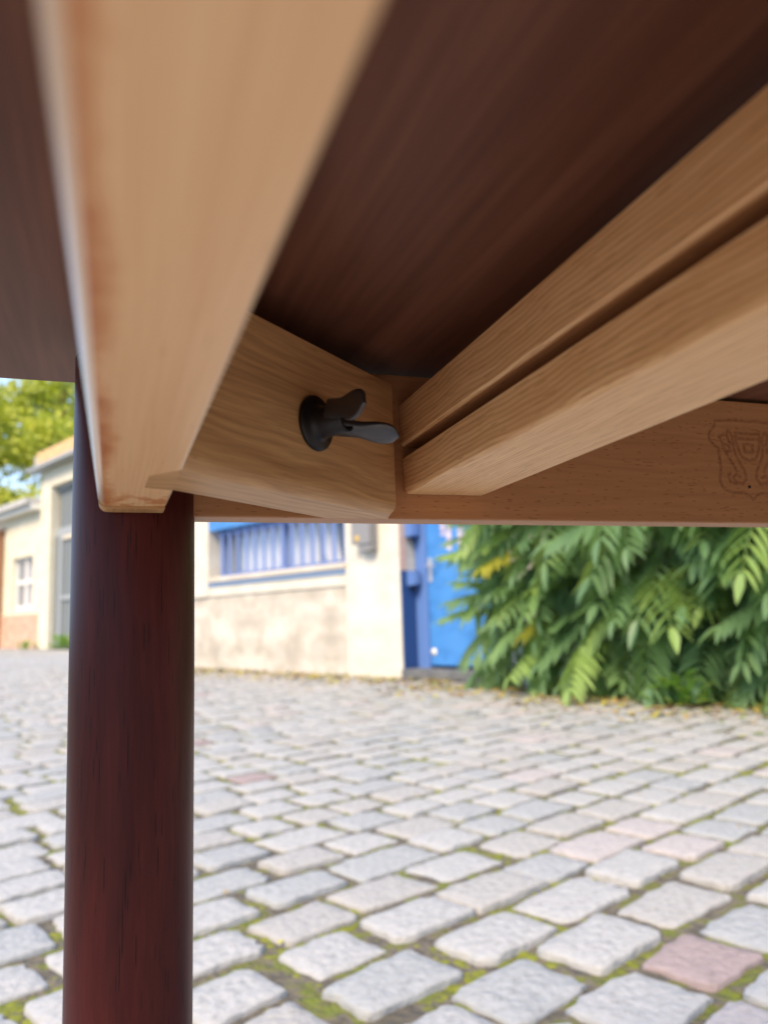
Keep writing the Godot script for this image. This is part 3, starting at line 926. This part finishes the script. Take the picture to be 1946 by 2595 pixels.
# ---------------------------------------------------------------- plants
func leaflet(st: SurfaceTool, at: Vector3, dir: Vector3, up: Vector3, len: float, wide: float) -> void:
	var side := dir.cross(up).normalized()
	var n := side.cross(dir).normalized()
	var prev := [at, at, at]
	var sh := [[0.0, 0.12], [0.22, 0.85], [0.5, 1.0], [0.78, 0.6], [1.0, 0.02]]
	for i in sh.size():
		var u: float = sh[i][0]
		var c := at + dir * (len * u) - Vector3.UP * (len * 0.22 * u * u)
		var w: float = wide * 0.5 * sh[i][1]
		var cur := [c - side * w + n * w * 0.35, c, c + side * w + n * w * 0.35]
		if i > 0:
			quad(st, prev[0], prev[1], cur[1], cur[0], n)
			quad(st, prev[1], prev[2], cur[2], cur[1], n)
		prev = cur

func frond_mesh(i: int) -> Mesh:
	rng.seed = 1200 + i
	var st := tool()
	var len := rng.randf_range(0.56, 0.78)
	var droop := rng.randf_range(0.5, 1.5)
	var pairs := rng.randi_range(10, 13)
	var pts := []
	for k in 9:
		var u := k / 8.0
		pts.append(Vector3(0.05 * sin(u * 2.0 + i), -droop * 0.5 * u * u * len, len * u * (1.0 - 0.18 * droop * u)))
	tube(st, pts, 0.0045, 0.0015, 4)
	for k in pairs:
		var u := 0.16 + 0.82 * float(k) / (pairs - 1)
		var f := u * 8.0
		var a: Vector3 = pts[int(f)]
		var b: Vector3 = pts[mini(int(f) + 1, 8)]
		var p := a.lerp(b, f - int(f))
		var tan := (Vector3(pts[8]) - Vector3(pts[7])).normalized() if b == a else (b - a).normalized()
		var l := 0.165 * (0.7 + 0.5 * sin(PI * (0.15 + 0.75 * u)))
		for s in [-1.0, 1.0]:
			var d := (Vector3(s, -rng.randf_range(0.35, 0.6), 0) * 0.9 + tan * rng.randf_range(0.35, 0.7)).normalized()
			leaflet(st, p, d, Vector3(s * 0.25, 1, 0.2), l * rng.randf_range(0.85, 1.1), rng.randf_range(0.036, 0.046))
	leaflet(st, pts[8], (Vector3(pts[8]) - Vector3(pts[7])).normalized(), Vector3.UP, 0.14, 0.05)
	st.generate_normals()
	return st.commit()

func shrub(frame: Transform3D) -> void:
	var s := Node3D.new()
	s.name = numbered("tree_of_heaven_shrub")
	add_child(s)
	s.transform = frame * Transform3D(Basis(), Vector3(-2.6, 0, -0.3))
	tag(s, "large green bush of drooping feathery leaves growing in front of the blue door", "bush")
	var fr: Array[Mesh] = []
	for i in 10: fr.append(frond_mesh(i))
	rng.seed = 55
	var count := 0
	var roots := []
	for i in 17:
		var a := 0.96 - i * 0.256 + rng.randf_range(-0.12, 0.12)
		roots.append(Vector3(a, 0, rng.randf_range(-0.12, 0.12)))
	var jobs := []
	for i in roots.size():
		var st := tool()
		var p: Vector3 = roots[i]
		var lean := Vector3(rng.randf_range(-0.15, 0.15), 0, rng.randf_range(-0.45, -0.05))
		var high := rng.randf_range(1.5, 2.3) if i > 1 else 1.5
		var pts := []
		for k in 8:
			var u := k / 7.0
			pts.append(p + lean * u * u + Vector3(0.02 * sin(u * 7 + i), high * u, 0.02 * cos(u * 5.0 + i)))
		tube(st, pts, 0.017, 0.006, 6)
		build("stem", st, mat.stem, s)
		for k in 17:
			var u := 0.10 + 0.90 * k / 16.0
			if u * high > 1.75 and k % 2 == 0: continue
			jobs.append([pts[int(u * 6.99)].lerp(pts[mini(int(u * 6.99) + 1, 7)], fposmod(u * 6.99, 1.0)), i, k, u * high])
	var more := []
	for j in jobs + jobs + jobs:
		var p: Vector3 = j[0]
		var yaw := PI + rng.randf_range(-1.25, 1.25)
		if j[2] % 5 == 4: yaw = rng.randf() * TAU
		if j[1] < 2: yaw = PI - rng.randf_range(-0.3, 1.0)
		var pitch := rng.randf_range(-0.35, 0.55) if j[3] > 0.55 else rng.randf_range(-0.5, 0.1)
		var sc := (rng.randf_range(0.75, 1.2) if j[1] > 2 else rng.randf_range(0.6, 0.85)) * (0.7 if j[3] < 0.3 else 1.0)
		var basis := Basis(Vector3.UP, yaw) * Basis(Vector3.RIGHT, -pitch) * Basis(Vector3(0, 0, 1), rng.randf_range(-0.35, 0.35))
		var low := 0.5 * sc
		if p.y < low * 0.5: p.y += 0.12
		var q := rng.randf()
		var look := "leaf_deep" if q < 0.36 else "leaf_mid" if q < 0.72 else "leaf_fresh" if q < 0.965 else "leaf_yellow"
		var which := rng.randi() % fr.size()
		var put := Transform3D(basis.scaled(Vector3.ONE * sc), p)
		count += 1
		if count < 290:
			place("frond", fr[which], mat[look], s).transform = put
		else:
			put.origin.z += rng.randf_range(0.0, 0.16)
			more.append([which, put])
	var lst := SurfaceTool.new()
	lst.begin(Mesh.PRIMITIVE_TRIANGLES)
	for e in more:
		lst.append_from(fr[e[0]], 0, e[1])
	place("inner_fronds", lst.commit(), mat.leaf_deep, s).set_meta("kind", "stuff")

func weed(label: String, at: Vector3, size: float, n: int, sd: int) -> void:
	rng.seed = sd
	var w := thing("weed", label, "weed", at, 0.0, "weeds at the foot of the walls and bush")
	var st := tool()
	for i in n:
		var a := rng.randf() * TAU
		var d := Vector3(cos(a), rng.randf_range(0.2, 1.6), sin(a)).normalized()
		var base := Vector3(cos(a), 0, sin(a)) * size * rng.randf() * 0.5
		base.y = size * rng.randf() * 0.55
		leaflet(st, base, d, Vector3(0.2, 1, 0.1), size * rng.randf_range(0.3, 0.55), size * rng.randf_range(0.12, 0.22))
	build("leaves", st, mat.leaf_weed, w)
	st = tool()
	for i in 5:
		var a := TAU * i / 5
		tube(st, [Vector3(cos(a) * 0.02, 0, sin(a) * 0.02), Vector3(cos(a) * size * 0.2, size * 0.5, sin(a) * size * 0.2)], 0.006, 0.003, 4)
	build("stem", st, mat.leaf_weed, w)

func tree(label: String, at: Vector3, lo: float, hi: float, wide: float, sd: int, leaves: int) -> void:
	rng.seed = sd
	var t := thing("deciduous_tree", label, "tree", at, 0.0, "trees behind the far building")
	var st := tool()
	tube(st, [Vector3.ZERO, Vector3(0.1, lo * 0.6, 0), Vector3(0.0, lo + (hi - lo) * 0.4, 0.1), Vector3(0.2, hi * 0.9, 0)], 0.32, 0.06, 10)
	var clumps := []
	for i in 46:
		var u := rng.randf()
		var a := rng.randf() * TAU
		var r := wide * sqrt(rng.randf()) * (0.55 + 0.45 * sin(PI * (0.15 + 0.8 * u)))
		var c := Vector3(cos(a) * r, lerpf(lo, hi, u), sin(a) * r)
		clumps.append([c, rng.randf_range(0.5, 1.15), rng.randf()])
		if i % 3 == 0:
			tube(st, [Vector3(0, lerpf(lo * 0.7, c.y, 0.4), 0), c * 0.6 + Vector3(0, c.y * 0.35, 0), c], 0.09, 0.02, 5)
	build("trunk", st, mat.bark, t)
	var vs := PackedVector3Array(); var ns := PackedVector3Array(); var cs := PackedColorArray()
	for i in leaves:
		var c: Array = clumps[rng.randi() % clumps.size()]
		var d := Vector3(rng.randfn(), rng.randfn() * 0.75, rng.randfn()) * (float(c[1]) * 0.52)
		var p: Vector3 = c[0] + d
		var x := Vector3(rng.randfn(), rng.randfn(), rng.randfn()).normalized()
		var y := x.cross(Vector3(rng.randfn(), rng.randfn(), rng.randfn())).normalized()
		var s := rng.randf_range(0.09, 0.17)
		var nn := x.cross(y)
		var col := Color(0.36, 0.43, 0.07).lerp(Color(0.68, 0.66, 0.10), clampf(float(c[2]) * 0.7 + rng.randf() * 0.4, 0, 1))
		for v in [p - x * s, p + y * s * 0.6, p + x * s, p - x * s, p + x * s, p - y * s * 0.6]:
			vs.append(v); ns.append(nn); cs.append(col)
	var am := ArrayMesh.new()
	var ar := []
	ar.resize(Mesh.ARRAY_MAX)
	ar[Mesh.ARRAY_VERTEX] = vs; ar[Mesh.ARRAY_NORMAL] = ns; ar[Mesh.ARRAY_COLOR] = cs
	am.add_surface_from_arrays(Mesh.PRIMITIVE_TRIANGLES, ar)
	place("crown", am, mat.tree_leaf, t)

func fallen_leaves(frame: Transform3D) -> void:
	rng.seed = 808
	var vs := PackedVector3Array(); var ns := PackedVector3Array(); var cs := PackedColorArray()
	for i in 2400:
		var a := rng.randf_range(-5.0, 4.2)
		var near := absf(rng.randfn()) * 0.42
		var base := -0.04 if a > -0.8 else -0.55 if a < -2.2 else -0.3
		var p := frame * Vector3(a, 0.006 + rng.randf() * 0.012, base - near)
		var s := rng.randf_range(0.014, 0.042)
		var x := Vector3(rng.randfn(), rng.randfn() * 0.3, rng.randfn()).normalized() * s
		var y := Vector3(x.z, rng.randfn() * 0.006, -x.x) * 0.5
		if i % 24 == 0:                                   # a few crumbs further out, in the joints
			p = Vector3(rng.randf_range(-1.4, 1.6), 0.0, rng.randf_range(-3.6, -0.9))
			x *= 0.28; y *= 0.28
		var q := rng.randf()
		var col := Color(0.42, 0.30, 0.12) if q < 0.45 else Color(0.46, 0.42, 0.06) if q < 0.72 else Color(0.22, 0.12, 0.06) if q < 0.9 else Color(0.2, 0.26, 0.05)
		for v in [p - x, p + y, p + x, p - x, p + x, p - y]:
			vs.append(v); ns.append(Vector3.UP); cs.append(col)
	var am := ArrayMesh.new()
	var ar := []
	ar.resize(Mesh.ARRAY_MAX)
	ar[Mesh.ARRAY_VERTEX] = vs; ar[Mesh.ARRAY_NORMAL] = ns; ar[Mesh.ARRAY_COLOR] = cs
	am.add_surface_from_arrays(Mesh.PRIMITIVE_TRIANGLES, ar)
	var o := place("fallen_leaves", am, mat.dry_leaf)
	tag(o, "dry yellow and brown fallen leaves strewn along the wall and bush", "leaves", "", "stuff")

# ---------------------------------------------------------------- the scene
func _ready() -> void:
	var cam := Camera3D.new()
	cam.name = "camera"
	add_child(cam)
	cam.position = Vector3(0, EYE, 0)
	cam.rotation = Vector3(deg_to_rad(7.85), 0, deg_to_rad(-1.9))
	var lens := CameraAttributesPhysical.new()
	lens.frustum_focal_length = 18.03
	lens.frustum_focus_distance = 0.36
	lens.frustum_near = 0.01
	lens.frustum_far = 900.0
	lens.exposure_aperture = 18.03 / 3.0
	cam.attributes = lens
	cam.fov = 67.28
	cam.near = 0.01
	cam.far = 900.0
	cam.current = true

	var env := Environment.new()
	env.background_mode = Environment.BG_SKY
	var sky := ProceduralSkyMaterial.new()
	sky.sky_top_color = Color(0.55, 0.68, 0.88)
	sky.sky_horizon_color = Color(0.73, 0.84, 0.97)
	sky.sky_curve = 0.35
	sky.ground_bottom_color = Color(0.5, 0.48, 0.45)
	sky.ground_horizon_color = Color(0.72, 0.74, 0.76)
	sky.sky_energy_multiplier = 1.0
	sky.sun_angle_max = 1.0
	env.sky = Sky.new()
	env.sky.sky_material = sky
	env.background_energy_multiplier = 1.0
	env.tonemap_mode = Environment.TONE_MAPPER_LINEAR
	env.tonemap_exposure = 2.1
	env.sdfgi_enabled = true
	env.ssao_enabled = true
	env.ssil_enabled = true
	var we := WorldEnvironment.new()
	we.name = "world"
	we.environment = env
	add_child(we)
	var sun := DirectionalLight3D.new()
	sun.name = "sun"
	sun.light_energy = 0.9
	sun.light_color = Color(1.0, 0.91, 0.79)
	sun.light_angular_distance = 25.0
	sun.shadow_enabled = true
	add_child(sun)
	sun.look_at_from_position(Vector3(-2.6, 6.0, 5.0), Vector3.ZERO)

	make_materials()
	cobbles()
	workshop()
	gatehouse()
	var w := Vector3(sin(deg_to_rad(-43.0)), 0, -cos(deg_to_rad(-43.0)))
	var frame := Transform3D(Basis(Vector3.UP, atan2(-w.z, w.x)), Vector3(0.13, 0, -7.446))
	tree("yellow-green leafy tree rising right above the far low roof", Vector3(-13.3, 0, -31.0), 4.5, 13.0, 3.6, 21, 13000)
	tree("yellow-green leafy tree cut by the left edge of the photo, sky showing through", Vector3(-18.4, 0, -32.0), 4.0, 12.0, 3.4, 22, 8000)
	table()
	shrub(frame)
	weed("bright green weed at the foot of the tall grey gate", Vector3(-9.0, 0, -21.6), 0.55, 70, 61)
	weed("low sparse weed at the foot of the salmon plinth under the white window", Vector3(-10.7, 0, -23.0), 0.4, 40, 62)
	weed("small bright green seedling in front of the dark base of the bush", frame * Vector3(-3.15, 0, -0.78), 0.30, 46, 63)
	fallen_leaves(frame)
